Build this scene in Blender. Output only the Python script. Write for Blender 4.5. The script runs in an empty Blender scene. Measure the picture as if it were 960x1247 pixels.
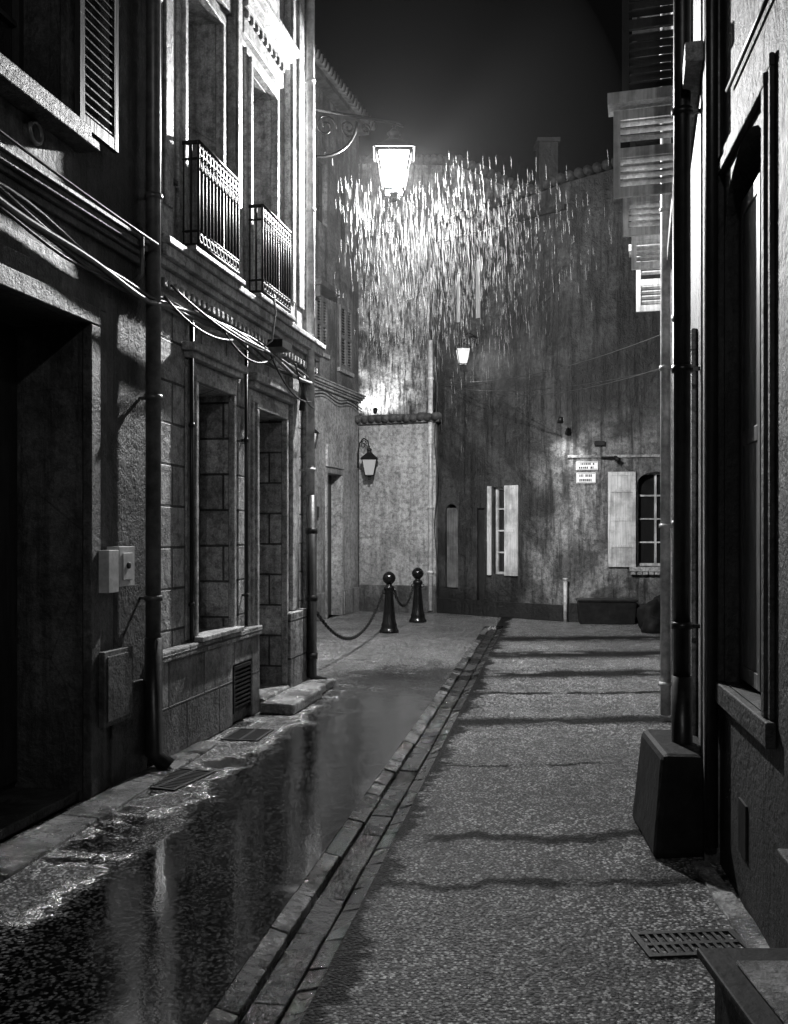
import bpy, math, random
from mathutils import Vector, Matrix
random.seed(7)
R=random.uniform
scene=bpy.context.scene

# ------------------------------------------------------------------ frames
class Fr:
    def __init__(s,x0,y0,dx,dy,side=1):
        s.x0,s.y0,s.dx,s.dy=x0,y0,dx,dy
        L=math.hypot(dx,dy); s.L=L
        s.n=(side*dy/L,-side*dx/L)
    def P(s,a,d,z):
        return Vector((s.x0+s.dx*a+s.n[0]*d, s.y0+s.dy*a+s.n[1]*d, z))
    def perp(s,a,z=0,sign=1):
        p=s.P(a,0,0)
        return Fr(p.x,p.y,s.n[0],s.n[1],sign)
W=Fr(0,0,1,0,1)        # plain world frame: s=x, d=-y

class MB:
    def __init__(s): s.v=[];s.f=[];s.m=[];s.uv=[];s.sm=[]
    def face(s,pts,mat=0,uv=None,smooth=False):
        b=len(s.v); s.v+= [tuple(p) for p in pts]
        s.f.append(tuple(range(b,b+len(pts)))); s.m.append(mat)
        s.uv.append(uv or [(0,0)]*len(pts)); s.sm.append(smooth)
    def idx(s,vs,faces,mat=0,smooth=False):
        b=len(s.v); s.v+=[tuple(p) for p in vs]
        for f in faces:
            s.f.append(tuple(b+i for i in f)); s.m.append(mat); s.uv.append([(vs[i][0]+vs[i][1],vs[i][2]) for i in f]); s.sm.append(smooth)
    def rect(s,fr,s0,s1,z0,z1,d,mat=0):
        s.face([fr.P(s0,d,z0),fr.P(s1,d,z0),fr.P(s1,d,z1),fr.P(s0,d,z1)],mat,[(s0*fr.L,z0),(s1*fr.L,z0),(s1*fr.L,z1),(s0*fr.L,z1)])
    def poly(s,fr,pts,d,mat=0):
        s.face([fr.P(a,d,z) for a,z in pts],mat,[(a*fr.L,z) for a,z in pts])
    def box(s,fr,s0,s1,d0,d1,z0,z1,mat=0):
        c=[(a,d,z) for z in (z0,z1) for d in (d0,d1) for a in (s0,s1)]
        b=len(s.v); s.v+=[tuple(fr.P(*q)) for q in c]
        for f,k in (((0,1,5,4),0),((3,2,6,7),0),((2,0,4,6),1),((1,3,7,5),1),((4,5,7,6),2),((2,3,1,0),2)):
            s.f.append(tuple(b+i for i in f)); s.m.append(mat); s.sm.append(False)
            L=fr.L
            s.uv.append([ (c[i][0]*L,c[i][2]) if k==0 else ((c[i][0]*L+c[i][1],c[i][2]) if k==1 else (c[i][0]*L,c[i][1])) for i in f])
    def wedge(s,pts_b,pts_t,mat=0):
        n=len(pts_b)
        fs=[tuple(range(n))[::-1],tuple(range(n,2*n))]+[(i,(i+1)%n,n+(i+1)%n,n+i) for i in range(n)]
        s.idx([Vector(p) for p in pts_b]+[Vector(p) for p in pts_t],fs,mat)
    def tube(s,pts,r,n=8,mat=0,closed=False,cap=True):
        pts=[Vector(p) for p in pts]; N=len(pts)
        rr=r if isinstance(r,(list,tuple)) else [r]*N
        vs=[];prev=None
        for i,p in enumerate(pts):
            if closed: t=pts[(i+1)%N]-pts[i-1]
            else: t=pts[min(i+1,N-1)]-pts[max(i-1,0)]
            if t.length<1e-9: t=Vector((0,0,1))
            t.normalize()
            if prev is None:
                a=Vector((0,0,1)) if abs(t.z)<.9 else Vector((1,0,0))
                x=t.cross(a).normalized()
            else:
                x=(prev-t*prev.dot(t)).normalized()
            prev=x; y=t.cross(x)
            for k in range(n):
                A=2*math.pi*k/n
                vs.append(p+(x*math.cos(A)+y*math.sin(A))*rr[i])
        fs=[]
        M=N if closed else N-1
        for i in range(M):
            j=(i+1)%N
            for k in range(n):
                fs.append((i*n+k,i*n+(k+1)%n,j*n+(k+1)%n,j*n+k))
        if cap and not closed:
            fs.append(tuple(range(n))[::-1]); fs.append(tuple(range((N-1)*n,N*n)))
        s.idx(vs,fs,mat,True)
    def lathe(s,c,prof,n=20,mat=0):
        s.tube([(c[0],c[1],c[2]+z) for r,z in prof],[max(r,.0005) for r,z in prof],n,mat)
    def obj(s,name,mats,bevel=0,origin=None):
        me=bpy.data.meshes.new(name)
        xs=[v[0] for v in s.v];ys=[v[1] for v in s.v];zs=[v[2] for v in s.v]
        o=Vector(((min(xs)+max(xs))/2,(min(ys)+max(ys))/2,min(zs))) if origin is None else Vector(origin)
        me.from_pydata([(v[0]-o.x,v[1]-o.y,v[2]-o.z) for v in s.v],[],s.f)
        for m in mats: me.materials.append(m)
        ul=me.uv_layers.new(name='UVMap')
        for p in me.polygons:
            p.material_index=s.m[p.index]; p.use_smooth=s.sm[p.index]
            for li,u in zip(p.loop_indices,s.uv[p.index]): ul.data[li].uv=u
        ob=bpy.data.objects.new(name,me); ob.location=o
        scene.collection.objects.link(ob)
        if bevel:
            b=ob.modifiers.new('bevel','BEVEL'); b.width=bevel; b.segments=2; b.limit_method='ANGLE'; b.angle_limit=math.radians(50)
        return ob
def group(name,kids,loc):
    e=bpy.data.objects.new(name,None); e.location=loc; e.empty_display_size=.2
    scene.collection.objects.link(e)
    for k in kids:
        k.parent=e; k.matrix_parent_inverse=Matrix.Translation(-Vector(loc))
    return e

# ------------------------------------------------------------------ materials
class NT:
    def __init__(s,name):
        s.mat=bpy.data.materials.new(name); s.mat.use_nodes=True; s.t=s.mat.node_tree; s.t.nodes.clear()
        s.out=s.t.nodes.new('ShaderNodeOutputMaterial')
    def n(s,ty,**k):
        x=s.t.nodes.new('ShaderNode'+ty)
        for a,b in k.items(): setattr(x,a,b)
        return x
    def l(s,a,b): s.t.links.new(a,b)
    def val(s,x,inp):
        if isinstance(x,(int,float)): inp.default_value=x
        else: s.l(x,inp)
    def m(s,op,a,b=0.0,c=None,clamp=False):
        x=s.n('Math',operation=op,use_clamp=clamp); s.val(a,x.inputs[0]); s.val(b,x.inputs[1])
        if c is not None: s.val(c,x.inputs[2])
        return x.outputs[0]
    def pos(s): return s.n('NewGeometry').outputs['Position']
    def map(s,v,sc,rot=(0,0,0),loc=(0,0,0)):
        x=s.n('Mapping'); s.l(v,x.inputs[0]); x.inputs['Scale'].default_value=sc; x.inputs['Rotation'].default_value=rot; x.inputs['Location'].default_value=loc
        return x.outputs[0]
    def noise(s,v,sc,det=6,ro=.6,dist=0):
        x=s.n('TexNoise'); s.l(v,x.inputs['Vector']); x.inputs['Scale'].default_value=sc; x.inputs['Detail'].default_value=min(det,5); x.inputs['Roughness'].default_value=ro; x.inputs['Distortion'].default_value=dist
        return x.outputs['Fac']
    def vor(s,v,sc,feat='F1',out='Distance'):
        x=s.n('TexVoronoi',feature=feat); s.l(v,x.inputs['Vector']); x.inputs['Scale'].default_value=sc
        return x.outputs[out]
    def mr(s,v,a,b,c=0.0,d=1.0):
        x=s.n('MapRange'); x.interpolation_type='SMOOTHSTEP'; s.l(v,x.inputs[0])
        for i,q in enumerate((a,b,c,d)): x.inputs[i+1].default_value=q
        return x.outputs[0]
    def mix(s,f,a,b):
        x=s.n('Mix',data_type='FLOAT'); s.val(f,x.inputs[0]); s.val(a,x.inputs[2]); s.val(b,x.inputs[3]); return x.outputs[0]
    def bump(s,h,st,dist,nrm=None):
        x=s.n('Bump'); s.val(h,x.inputs['Height']); s.val(st,x.inputs['Strength']); x.inputs['Distance'].default_value=dist
        if nrm is not None: s.l(nrm,x.inputs['Normal'])
        return x.outputs[0]
    def fin(s,col,rough,nrm=None,metal=0,spec=.5,ior=1.45):
        p=s.n('BsdfPrincipled')
        if isinstance(col,(int,float)): p.inputs['Base Color'].default_value=(col,col,col,1)
        else:
            c=s.n('CombineColor'); 
            for i in range(3): s.l(col,c.inputs[i])
            s.l(c.outputs[0],p.inputs['Base Color'])
        s.val(rough,p.inputs['Roughness']); p.inputs['Metallic'].default_value=metal
        p.inputs['Specular IOR Level'].default_value=spec; p.inputs['IOR'].default_value=ior
        if nrm is not None: s.l(nrm,p.inputs['Normal'])
        s.l(p.outputs[0],s.out.inputs[0]); return s.mat

def plaster(name,lo,hi,streak=.5,bump=.5,rough=.6,blocks=None,sc=1.0,damp=.5,streaksc=(7,7,.5),cracks=.5,lit_patch=None):
    N=NT(name); P=N.pos()
    big=N.mr(N.noise(P,1.3*sc,9,.68,.4),.36,.64)
    fine=N.noise(P,14*sc,8,.7)
    st=N.mr(N.noise(N.map(P,streaksc),1.0,8,.7),.42,.66)
    spk=N.mr(N.noise(P,70*sc,3,.6),.35,.7)
    c=N.mix(big,lo,hi)
    pz=N.n('SeparateXYZ'); N.l(P,pz.inputs[0])
    if lit_patch:
        # lamplight painted as paler colour on the lower corner, with a ragged soft edge
        k,x0,x1,z0,z1=lit_patch
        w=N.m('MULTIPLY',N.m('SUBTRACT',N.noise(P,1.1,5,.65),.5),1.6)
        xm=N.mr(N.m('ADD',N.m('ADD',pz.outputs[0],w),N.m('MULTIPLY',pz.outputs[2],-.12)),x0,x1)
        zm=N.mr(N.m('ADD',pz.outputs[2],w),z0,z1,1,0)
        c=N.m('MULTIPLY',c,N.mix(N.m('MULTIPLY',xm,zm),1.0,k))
    c=N.m('MULTIPLY',c,N.m('SUBTRACT',1.0,N.m('MULTIPLY',st,streak)))
    c=N.m('MULTIPLY',c,N.mr(fine,.32,.6,.45,1.12))
    c=N.m('MULTIPLY',c,N.mix(spk,.7,1.1))
    dz=N.m('ADD',pz.outputs[2],N.m('MULTIPLY',N.noise(P,3,5,.6),-.8))
    c=N.m('MULTIPLY',c,N.mr(dz,-.3,.55,1-damp,1.0))
    if cracks>0:
        cr=N.mr(N.vor(N.map(P,(1,1,.7)),1.7,'DISTANCE_TO_EDGE'),0,.012,1-cracks,1.0)
        c=N.m('MULTIPLY',c,N.mix(N.mr(N.noise(P,.9,3),.45,.6),1.0,cr))
    h=N.m('ADD',N.m('MULTIPLY',fine,.7),N.m('MULTIPLY',big,.5)); h=N.m('ADD',h,N.m('MULTIPLY',N.noise(P,45*sc,5,.7),.45))
    h=N.m('SUBTRACT',h,N.m('MULTIPLY',st,streak*.3))
    nb=N.bump(h,bump,.035)
    if blocks:
        uv=N.n('UVMap').outputs[0]
        b=N.n('TexBrick'); N.l(uv,b.inputs['Vector']); b.inputs['Scale'].default_value=1
        b.inputs['Brick Width'].default_value=blocks[0]; b.inputs['Row Height'].default_value=blocks[1]
        b.inputs['Mortar Size'].default_value=.011; b.inputs['Mortar Smooth'].default_value=.4; b.inputs['Bias'].default_value=0
        b.inputs['Color1'].default_value=(.6,.6,.6,1); b.inputs['Color2'].default_value=(1.2,1.2,1.2,1); b.inputs['Mortar'].default_value=(.15,.15,.15,1)
        bw=N.n('RGBToBW'); N.l(b.outputs['Color'],bw.inputs[0])
        c=N.m('MULTIPLY',c,bw.outputs[0])
        nb=N.bump(N.m('SUBTRACT',1.0,b.outputs['Fac']),.9,.015,nb)
    return N.fin(c,N.mix(fine,rough-.15,rough+.15),nb,spec=.45)

def simple(name,v,rough,metal=0,var=.3,bump=.2,sc=20,spec=.5):
    N=NT(name); P=N.pos()
    n=N.noise(P,sc,7,.65); g=N.noise(P,sc*.2,5,.6)
    c=N.m('MULTIPLY',N.mix(N.mr(n,.3,.7),v*(1-var),v*(1+var)),N.mr(g,.35,.65,1-var,1.0))
    return N.fin(c,N.mix(g,max(.05,rough-.12),min(1,rough+.12)),N.bump(n,bump,.01),metal,spec)

def painted_wood(name,v,rough=.45):
    N=NT(name); P=N.pos()
    g=N.noise(N.map(P,(30,30,1.5)),1,7,.65); w=N.noise(P,2.5,7,.7)
    c=N.m('MULTIPLY',N.mix(N.mr(g,.35,.7),v*.65,v*1.1),N.mr(w,.35,.6,.55,1.0))
    return N.fin(c,rough,N.bump(g,.35,.01))

def emis(name,strength,transp=0.0,v=1.0):
    N=NT(name); e=N.n('Emission'); e.inputs[0].default_value=(v,v,v,1); e.inputs[1].default_value=strength
    if transp>0:
        t=N.n('BsdfTransparent'); x=N.n('MixShader'); x.inputs[0].default_value=transp
        N.l(e.outputs[0],x.inputs[1]); N.l(t.outputs[0],x.inputs[2]); N.l(x.outputs[0],N.out.inputs[0])
    else: N.l(e.outputs[0],N.out.inputs[0])
    try: N.mat.cycles.emission_sampling='NONE' if strength<3 else 'AUTO'
    except Exception: pass
    return N.mat

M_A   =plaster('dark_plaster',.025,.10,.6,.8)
M_B   =plaster('limestone',.24,.45,.45,.6,.55)
M_Bb  =plaster('limestone_ashlar',.26,.5,.25,.8,.5,blocks=(.52,.3),cracks=0)
M_trim=plaster('carved_limestone',.26,.48,.45,.5,.5,sc=1.6,cracks=0)
M_trimd=plaster('dark_stone_trim',.04,.14,.5,.6,.55,sc=1.6,cracks=0)
M_C   =plaster('pale_plaster',.28,.45,.35,.35,.6,cracks=.4)
M_D   =plaster('grey_plaster',.08,.22,.6,.6,.6,sc=1.2)
M_E   =plaster('streaked_plaster',.12,.55,.95,1.0,.5,streaksc=(15,15,2.2),cracks=0)
M_F   =plaster('grimy_plaster',.015,.055,.8,.8,.55,streaksc=(7,7,.6),cracks=0,lit_patch=(6.5,2.15,2.9,2.9,3.9))
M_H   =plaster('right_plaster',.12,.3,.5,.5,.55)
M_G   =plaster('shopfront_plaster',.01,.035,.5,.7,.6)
M_iron=simple('black_iron',.012,.5,0,.3,.25,40,spec=.3)
M_ironB=simple('cast_iron_paint',.008,.2,.2,.3,.3,30)
M_zinc=simple('zinc_pipe',.12,.4,.4,.35,.15,12)
M_pipeW=simple('painted_pipe',.5,.35,.0,.35,.15,12)
M_pipeD=simple('dark_pipe',.02,.35,.3,.3,.2,15)
M_cable=simple('cable_rubber',.03,.45,0,.3,.2,30,spec=.35)
M_cableW=simple('cable_grey',.2,.5,0,.3,.2,30)
M_wood=painted_wood('dark_door_paint',.03)
M_woodM=painted_wood('grey_shutter_paint',.16)
M_woodW=painted_wood('white_shutter_paint',.66)
M_box=simple('grey_plastic',.45,.4,0,.2,.05)
M_sign=simple('enamel_sign',.75,.3,0,.08,.02)
M_ink=simple('sign_ink',.02,.4,0,.1,.02)
M_tile=simple('roof_tile',.07,.7,0,.5,.5,9)
M_plinth=plaster('plinth_stone',.16,.42,.3,1.0,.5,blocks=(.62,.37),damp=.55,cracks=0)
M_lit=emis('lit_window_glass',.9)
M_litb=emis('lit_curtain',.35)
def wetstone(name,lo,hi):
    N=NT(name); P=N.pos()
    b=N.noise(P,3.5,6,.65); f=N.noise(P,26,5,.7); w=N.mr(N.noise(P,2.3,5,.65),.42,.56)
    c=N.m('MULTIPLY',N.mix(N.mr(b,.35,.65),lo,hi),N.mr(f,.3,.65,.45,1.1))
    c=N.m('MULTIPLY',c,N.mix(w,.4,1.0))
    h=N.m('ADD',f,N.m('MULTIPLY',b,1.2))
    return N.fin(c,N.mix(w,.1,.35),N.bump(h,N.mix(w,.6,1.0),.045),spec=.8)
M_stone=wetstone('wet_kerb_stone',.03,.22)
M_stonel=wetstone('pale_step_stone',.16,.42)
M_stoned=wetstone('dark_channel_stone',.008,.03)
M_guard=simple('guard_stone_dark',.01,.7,0,.5,1.0,9,spec=.2)
def glassmat():
    N=NT('dark_window_glass'); P=N.pos()
    return N.fin(.015,.07,N.bump(N.noise(P,2.5,2),.06,.05),spec=.7)
M_glass=glassmat()
M_lampglass=emis('street_lantern_glass',9,.6)
M_lampglass2=emis('small_lantern_glass',1.6,.5)
M_bulb=emis('lamp_bulb',40)
M_bulb2=emis('lamp_bulb_small',2.5)
def dimglass():
    N=NT('unlit_lantern_glass'); 
    return N.fin(.4,.15)
M_dimg=dimglass()

# asphalt ------------------------------------------------------------
GX0,GK=-.98,.166      # gutter centre line  x = GX0 + GK*y
def asphalt():
    N=NT('wet_asphalt'); P=N.pos()
    s=N.n('SeparateXYZ'); N.l(P,s.inputs[0]); X,Y=s.outputs[0],s.outputs[1]
    g=N.m('SUBTRACT',X,N.m('ADD',N.m('MULTIPLY',Y,GK),GX0))
    wob=N.m('SUBTRACT',N.noise(P,1.6,6,.65),.5)
    wobf=N.m('SUBTRACT',N.noise(P,9,5,.75),.5)
    left=N.mr(g,-.02,.02,1,0)
    patch=N.mr(N.m('ADD',N.noise(N.map(P,(1.0,1.5,1),loc=(3.1,1.7,0)),1.1,8,.62,.3),N.m('MULTIPLY',wobf,.15)),.42,.56,1,0)
    mid=N.mr(N.m('ADD',Y,N.m('MULTIPLY',wob,6.0)),8.5,13.0,1,.25)
    core=N.mr(N.m('ADD',N.m('ADD',g,N.m('MULTIPLY',wob,.7)),N.m('MULTIPLY',wobf,.15)),-1.35,-1.0,0,1)
    wl=N.m('MULTIPLY',left,N.m('MAXIMUM',N.m('MULTIPLY',patch,.9),core))
    wl=N.m('MULTIPLY',wl,mid)
    bands=None
    Yw=N.m('ADD',Y,N.m('MULTIPLY',N.m('SUBTRACT',N.noise(N.map(P,(1.2,.5,1)),1.3,6,.65),.5),.5))
    Yw=N.m('ADD',N.m('ADD',Yw,N.m('MULTIPLY',X,-.05)),N.m('MULTIPLY',wobf,.12))
    for c,w in ((4.3,.06),(4.95,.08),(6.5,.03),(8.0,.22),(9.4,.08),(10.7,.35),(12.4,.4),(14.3,.4)):
        b=N.mr(N.m('ABSOLUTE',N.m('SUBTRACT',Yw,c)),w*.3,w*1.6,1,0)
        bands=b if bands is None else N.m('MAXIMUM',bands,b)
    brk=N.mr(N.noise(N.map(P,(.8,1.4,1),loc=(0,.6,0)),1.1,6,.6),.36,.46)
    bands=N.m('MULTIPLY',N.m('MULTIPLY',bands,brk),N.mr(g,-.4,.15,.0,1))
    edge=N.mr(N.m('ADD',N.m('ADD',g,N.m('MULTIPLY',wob,.6)),N.m('MULTIPLY',wobf,.22)),.20,.30,1,0)
    edge=N.m('MULTIPLY',edge,N.mr(g,.0,.05,0,1))
    dark_mask=N.m('MAXIMUM',bands,edge)  # darker, duller bands across the road and along the gutter edge
    wet=wl
    SC=72
    col=N.vor(P,SC,'F1','Color'); vr=N.vor(P,SC)
    bw=N.n('RGBToBW'); N.l(col,bw.inputs[0])
    grain=N.noise(P,95,4,.8)
    big=N.noise(P,1.1,7,.65); med=N.noise(P,5.5,5,.7)
    alb=N.mr(bw.outputs[0],.47,.66,.012,.75)
    alb=N.m('MULTIPLY',alb,N.mr(vr,.3,.7,1.0,.3))
    alb=N.m('MULTIPLY',alb,N.mr(big,.35,.65,.75,1.2)); alb=N.m('MULTIPLY',alb,N.mr(med,.33,.6,.6,1.15))
    alb=N.m('MULTIPLY',alb,N.m('MULTIPLY',N.mix(wet,1.0,.06),N.mix(dark_mask,1.0,.06)))
    rough=N.mix(wet,N.mr(bw.outputs[0],.3,.7,.42,.18),.085)
    rough=N.mix(dark_mask,rough,.5)
    h=N.m('ADD',N.m('MULTIPLY',vr,-1.0),N.m('MULTIPLY',grain,1.0))
    nb=N.bump(h,N.mix(wet,1.0,.02),.024)
    nb=N.bump(N.noise(P,4,3,.5),N.mix(wet,.2,.07),.03,nb)
    spec=N.mix(dark_mask,1.0,.12)
    mat=N.fin(alb,rough,nb,spec=.8,ior=1.5)
    p=[x for x in N.t.nodes if x.type=='BSDF_PRINCIPLED'][0]; N.l(spec,p.inputs['Specular IOR Level'])
    return mat
M_asph=asphalt()

# ------------------------------------------------------------------ ground
HW=.16; GD=-.07
def ground():
    m=MB()
    hw=HW; y0,y1=-40,16.4
    gx=lambda y:GX0+GK*y
    far=260
    m.face([(-far,y0,0),(gx(y0)-hw,y0,0),(gx(y1)-hw,y1,0),(-far,y1,0)])
    m.face([(gx(y0)+hw,y0,0),(far,y0,0),(far,y1,0),(gx(y1)+hw,y1,0)])
    m.face([(-far,-far,0),(far,-far,0),(far,y0,0),(-far,y0,0)])
    m.face([(-far,y1,0),(far,y1,0),(far,far,0),(-far,far,0)])
    d=GD
    m.face([(gx(y0)-hw,y0,0),(gx(y0)-hw,y0,d),(gx(y1)-hw,y1,d),(gx(y1)-hw,y1,0)])
    m.face([(gx(y0)+hw,y0,0),(gx(y0)+hw,y0,d),(gx(y1)+hw,y1,d),(gx(y1)+hw,y1,0)])
    m.face([(gx(y0)-hw,y0,d),(gx(y0)+hw,y0,d),(gx(y1)+hw,y1,d),(gx(y1)-hw,y1,d)])
    m.face([(gx(y1)-hw,y1,0),(gx(y1)+hw,y1,0),(gx(y1)+hw,y1,d),(gx(y1)-hw,y1,d)])
    return m.obj('street_ground',[M_asph],origin=(0,0,0))
ground()

def gutter():
    m=MB(); fr=Fr(GX0,0,GK,1,1)
    for row in (0,1,2):
        y=-2.0+.1*row
        while y<16.2:
            L=R(.25,.6) if row<2 else R(.15,.35)
            if y+L>16.35: break
            e=.003
            if row==0: o,i,zo,zi=-HW+.002,-.075+R(-.01,.01),R(-.004,.004),-.022+R(-.004,.004)
            elif row==1: o,i,zo,zi=.06,-.06,-.036+R(-.004,.004),-.032+R(-.003,.003)
            else: o,i,zo,zi=HW-.002,.075,R(-.014,-.002),-.03+R(-.005,.005)
            t=R(-.003,.003)
            j=lambda:R(0,.006)
            top=[fr.P(y+e+j(),i,zi+t),fr.P(y+L-e-j(),i,zi-t),fr.P(y+L-e-j(),o,zo-t),fr.P(y+e+j(),o,zo+t)]
            bot=[Vector((p.x,p.y,GD+.002)) for p in top]
            m.wedge(bot,top,0 if (row==0 and R(0,1)>.25) else 1)
            y+=L
    return m.obj('stone_gutter',[M_stone,M_stoned],bevel=.005)
gutter()

# ------------------------------------------------------------------ helpers for building parts
def wall(m,fr,s0,s1,z0,z1,ops,t=.25,mat=0,rmat=None):
    rmat=mat if rmat is None else rmat
    S=sorted({s0,s1,*[o[0] for o in ops],*[o[1] for o in ops]}); Z=sorted({z0,z1,*[o[2] for o in ops],*[o[3] for o in ops]})
    S=[a for a in S if s0<=a<=s1]; Z=[a for a in Z if z0<=a<=z1]
    for i in range(len(S)-1):
        for j in range(len(Z)-1):
            cs=(S[i]+S[i+1])/2; cz=(Z[j]+Z[j+1])/2
            if any(o[0]<cs<o[1] and o[2]<cz<o[3] for o in ops): continue
            m.rect(fr,S[i],S[i+1],Z[j],Z[j+1],0,mat)
    for o in ops:
        a,b,c,d=o[:4]; T=o[4] if len(o)>4 else t
        for q in ([(a,0,c),(a,-T,c),(a,-T,d),(a,0,d)],[(b,0,c),(b,-T,c),(b,-T,d),(b,0,d)],[(a,0,d),(b,0,d),(b,-T,d),(a,-T,d)],[(a,0,c),(b,0,c),(b,-T,c),(a,-T,c)]):
            m.face([fr.P(*p) for p in q],rmat,[(p[0]*fr.L+p[1],p[2]) for p in q])
def surround(m,fr,s0,s1,z0,z1,w=.12,d=.04,mat=0,bottom=False,steps=1):
    ws=w/fr.L
    for k in range(steps):
        dd=d*(1-.35*k) ; a=w*(k/steps); b=w*((k+1)/steps)
        a/=fr.L;b/=fr.L
        za=w*k/steps; zb=w*(k+1)/steps
        m.box(fr,s0-b,s0-a,0.001,dd,z0,z1+za,mat); m.box(fr,s1+a,s1+b,0.001,dd,z0,z1+za,mat)
        m.box(fr,s0-b,s1+b,0.001,dd+.002,z1+za+.0005,z1+zb,mat)
    if bottom: m.box(fr,s0-ws*1.2,s1+ws*1.2,0.001,d+.06,z0-.08,z0-.001,mat)
def window(m,fr,s0,s1,z0,z1,T,fm,gm,nz=3,ns=2,w=.045):
    ws=w/fr.L
    m.rect(fr,s0,s1,z0,z1,-T+.002,gm)
    D0,D1=-T+.004,-T+.05
    m.box(fr,s0,s0+ws,D0,D1,z0,z1,fm);m.box(fr,s1-ws,s1,D0,D1,z0,z1,fm)
    m.box(fr,s0+ws,s1-ws,D0,D1,z0,z0+w,fm);m.box(fr,s0+ws,s1-ws,D0,D1,z1-w,z1,fm)
    for i in range(1,ns):
        c=s0+(s1-s0)*i/ns; m.box(fr,c-ws*.4,c+ws*.4,D0,D1-.006,z0+w,z1-w,fm)
    for j in range(1,nz):
        c=z0+(z1-z0)*j/nz; m.box(fr,s0+ws,s1-ws,D0,D1-.014,c-.014,c+.014,fm)
def shutter(m,fr,s0,s1,z0,z1,d0,mat,th=.035,lou=True,pitch=.055,rise=.022,thk=.009):
    w=.05/fr.L; d1=d0+th
    m.box(fr,s0,s0+w,d0,d1,z0,z1,mat); m.box(fr,s1-w,s1,d0,d1,z0,z1,mat)
    zs=[z0,(z0+z1)/2-.03,z1-.07]
    for z in zs: m.box(fr,s0+w,s1-w,d0+.001,d1-.001,z,z+.07,mat)
    if lou:
        z=z0+.085
        while z<z1-.11:
            if not (zs[1]-.04<z<zs[1]+.07):
                p=[fr.P(s0+w,d1-.004,z),fr.P(s1-w,d1-.004,z),fr.P(s1-w,d0+.004,z+rise),fr.P(s0+w,d0+.004,z+rise)]
                q=[Vector((a.x,a.y,a.z+thk)) for a in p]
                m.wedge(p,q,mat)
            z+=pitch
    else: m.box(fr,s0+w,s1-w,d0+.008,d1-.008,z0+.07,z1-.07,mat)
def cornice(m,fr,s0,s1,z,h,prj,mat=0):
    st=[(0,.3,.35),(.3,.5,.6),(.5,.8,.85),(.8,1,1)]
    for a,b,p in st: m.box(fr,s0,s1,0.001,prj*p,z+h*a+(0.0005 if a else 0),z+h*b,mat)
def pipe(m,fr,s,z0,z1,r,d,mat,clips=True,n=12):
    m.tube([fr.P(s,d,z0),fr.P(s,d,z1)],r,n,mat)
    if clips:
        z=z0+.25
        while z<z1:
            m.tube([fr.P(s,d,z),fr.P(s,d,z+.035)],r*1.25,n,mat); m.box(fr,s-.008,s+.008,0,d,z+.005,z+.025,mat)
            z+=1.35
def hang(a,b,sag,n=14,jit=0):
    a=Vector(a);b=Vector(b);o=[]
    for i in range(n+1):
        t=i/n; p=a.lerp(b,t); p.z-=sag*4*t*(1-t)
        o.append(p)
    return o
def ring(c,u,v,r,n=14): return [c+u*(r*math.cos(2*math.pi*k/n))+v*(r*math.sin(2*math.pi*k/n)) for k in range(n)]
def balconet(m,fr,s0,s1,z0,z1,prj,mat):
    for z,r in ((z0,.014),(z0+.1,.011),(z1-.12,.011),(z1,.018)):
        m.tube([fr.P(s0,0,z),fr.P(s0,prj,z),fr.P(s1,prj,z),fr.P(s1,0,z)],r,6,mat)
    n=max(6,int((s1-s0)*fr.L/.065))
    Z=Vector((0,0,1))
    u=Vector((fr.dx,fr.dy,0)).normalized()
    for i in range(n+1):
        s=s0+(s1-s0)*i/n
        m.tube([fr.P(s,prj,z0),fr.P(s,prj,z1)],.0105,6,mat)
        if i<n:
            c=s+(s1-s0)*.5/n
            m.tube(ring(fr.P(c,prj,z1-.06),u,Z,.03),.011,5,mat,closed=True)
            m.tube(ring(fr.P(c,prj,z0+.05),u,Z,.03),.011,5,mat,closed=True)
            m.tube([fr.P(c,prj,z1-.12),fr.P(c,prj,z1-.2)],[.004,.016],6,mat)
    for d in (prj*.33,prj*.66):
        for s in (s0,s1): m.tube([fr.P(s,d,z0),fr.P(s,d,z1)],.0095,6,mat)
def body(m,fr,s0,s1,z1,depth,mat,t=.27,tm=None):
    m.box(fr,s0,s1,-depth,-t-.02,0,z1,mat)

# ================================================================== LEFT: dark townhouse (A)
LA=Fr(-3.057,0,.21,1,1)
kids=[]
m=MB()
ops=[(3.1,5.66,0,2.86,.5),(4.5,5.42,4.0,6.1,.28),(1.2,2.2,4.0,6.1,.28),(-.8,.6,0,2.6,.3)]
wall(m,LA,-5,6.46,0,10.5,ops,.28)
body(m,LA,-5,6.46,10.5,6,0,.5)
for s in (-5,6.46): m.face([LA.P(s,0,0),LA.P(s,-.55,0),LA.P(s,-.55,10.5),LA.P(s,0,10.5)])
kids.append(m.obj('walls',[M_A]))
m=MB()
surround(m,LA,3.1,5.66,0,2.86,.34,.06,0,steps=3)
cornice(m,LA,-5,6.40,3.4,.16,.1,0)
surround(m,LA,4.5,5.42,4.0,6.1,.14,.05,0,bottom=True)
m.box(LA,4.3,5.62,.001,.14,3.86,3.915,0)
m.box(LA,5.95,6.42,.001,.035,0,.62,0)
m.box(LA,2.9,5.66,-.5,-.02,0.0,.06,0)
kids.append(m.obj('stone_surrounds',[M_trimd],bevel=.01))
m=MB()
m.box(LA,3.1,5.66,-.5,-.45,.06,2.86,0)
for i in range(12):
    s=3.15+i*.21; m.box(LA,s,s+.19,-.449,-.43,.1,2.8,0)
window(m,LA,4.5,5.42,4.0,6.1,.28,0,1,4,2); window(m,LA,1.2,2.2,4.0,6.1,.28,0,1,4,2)
m.box(LA,-.8,.6,-.3,-.25,0,2.6,0)
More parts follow.
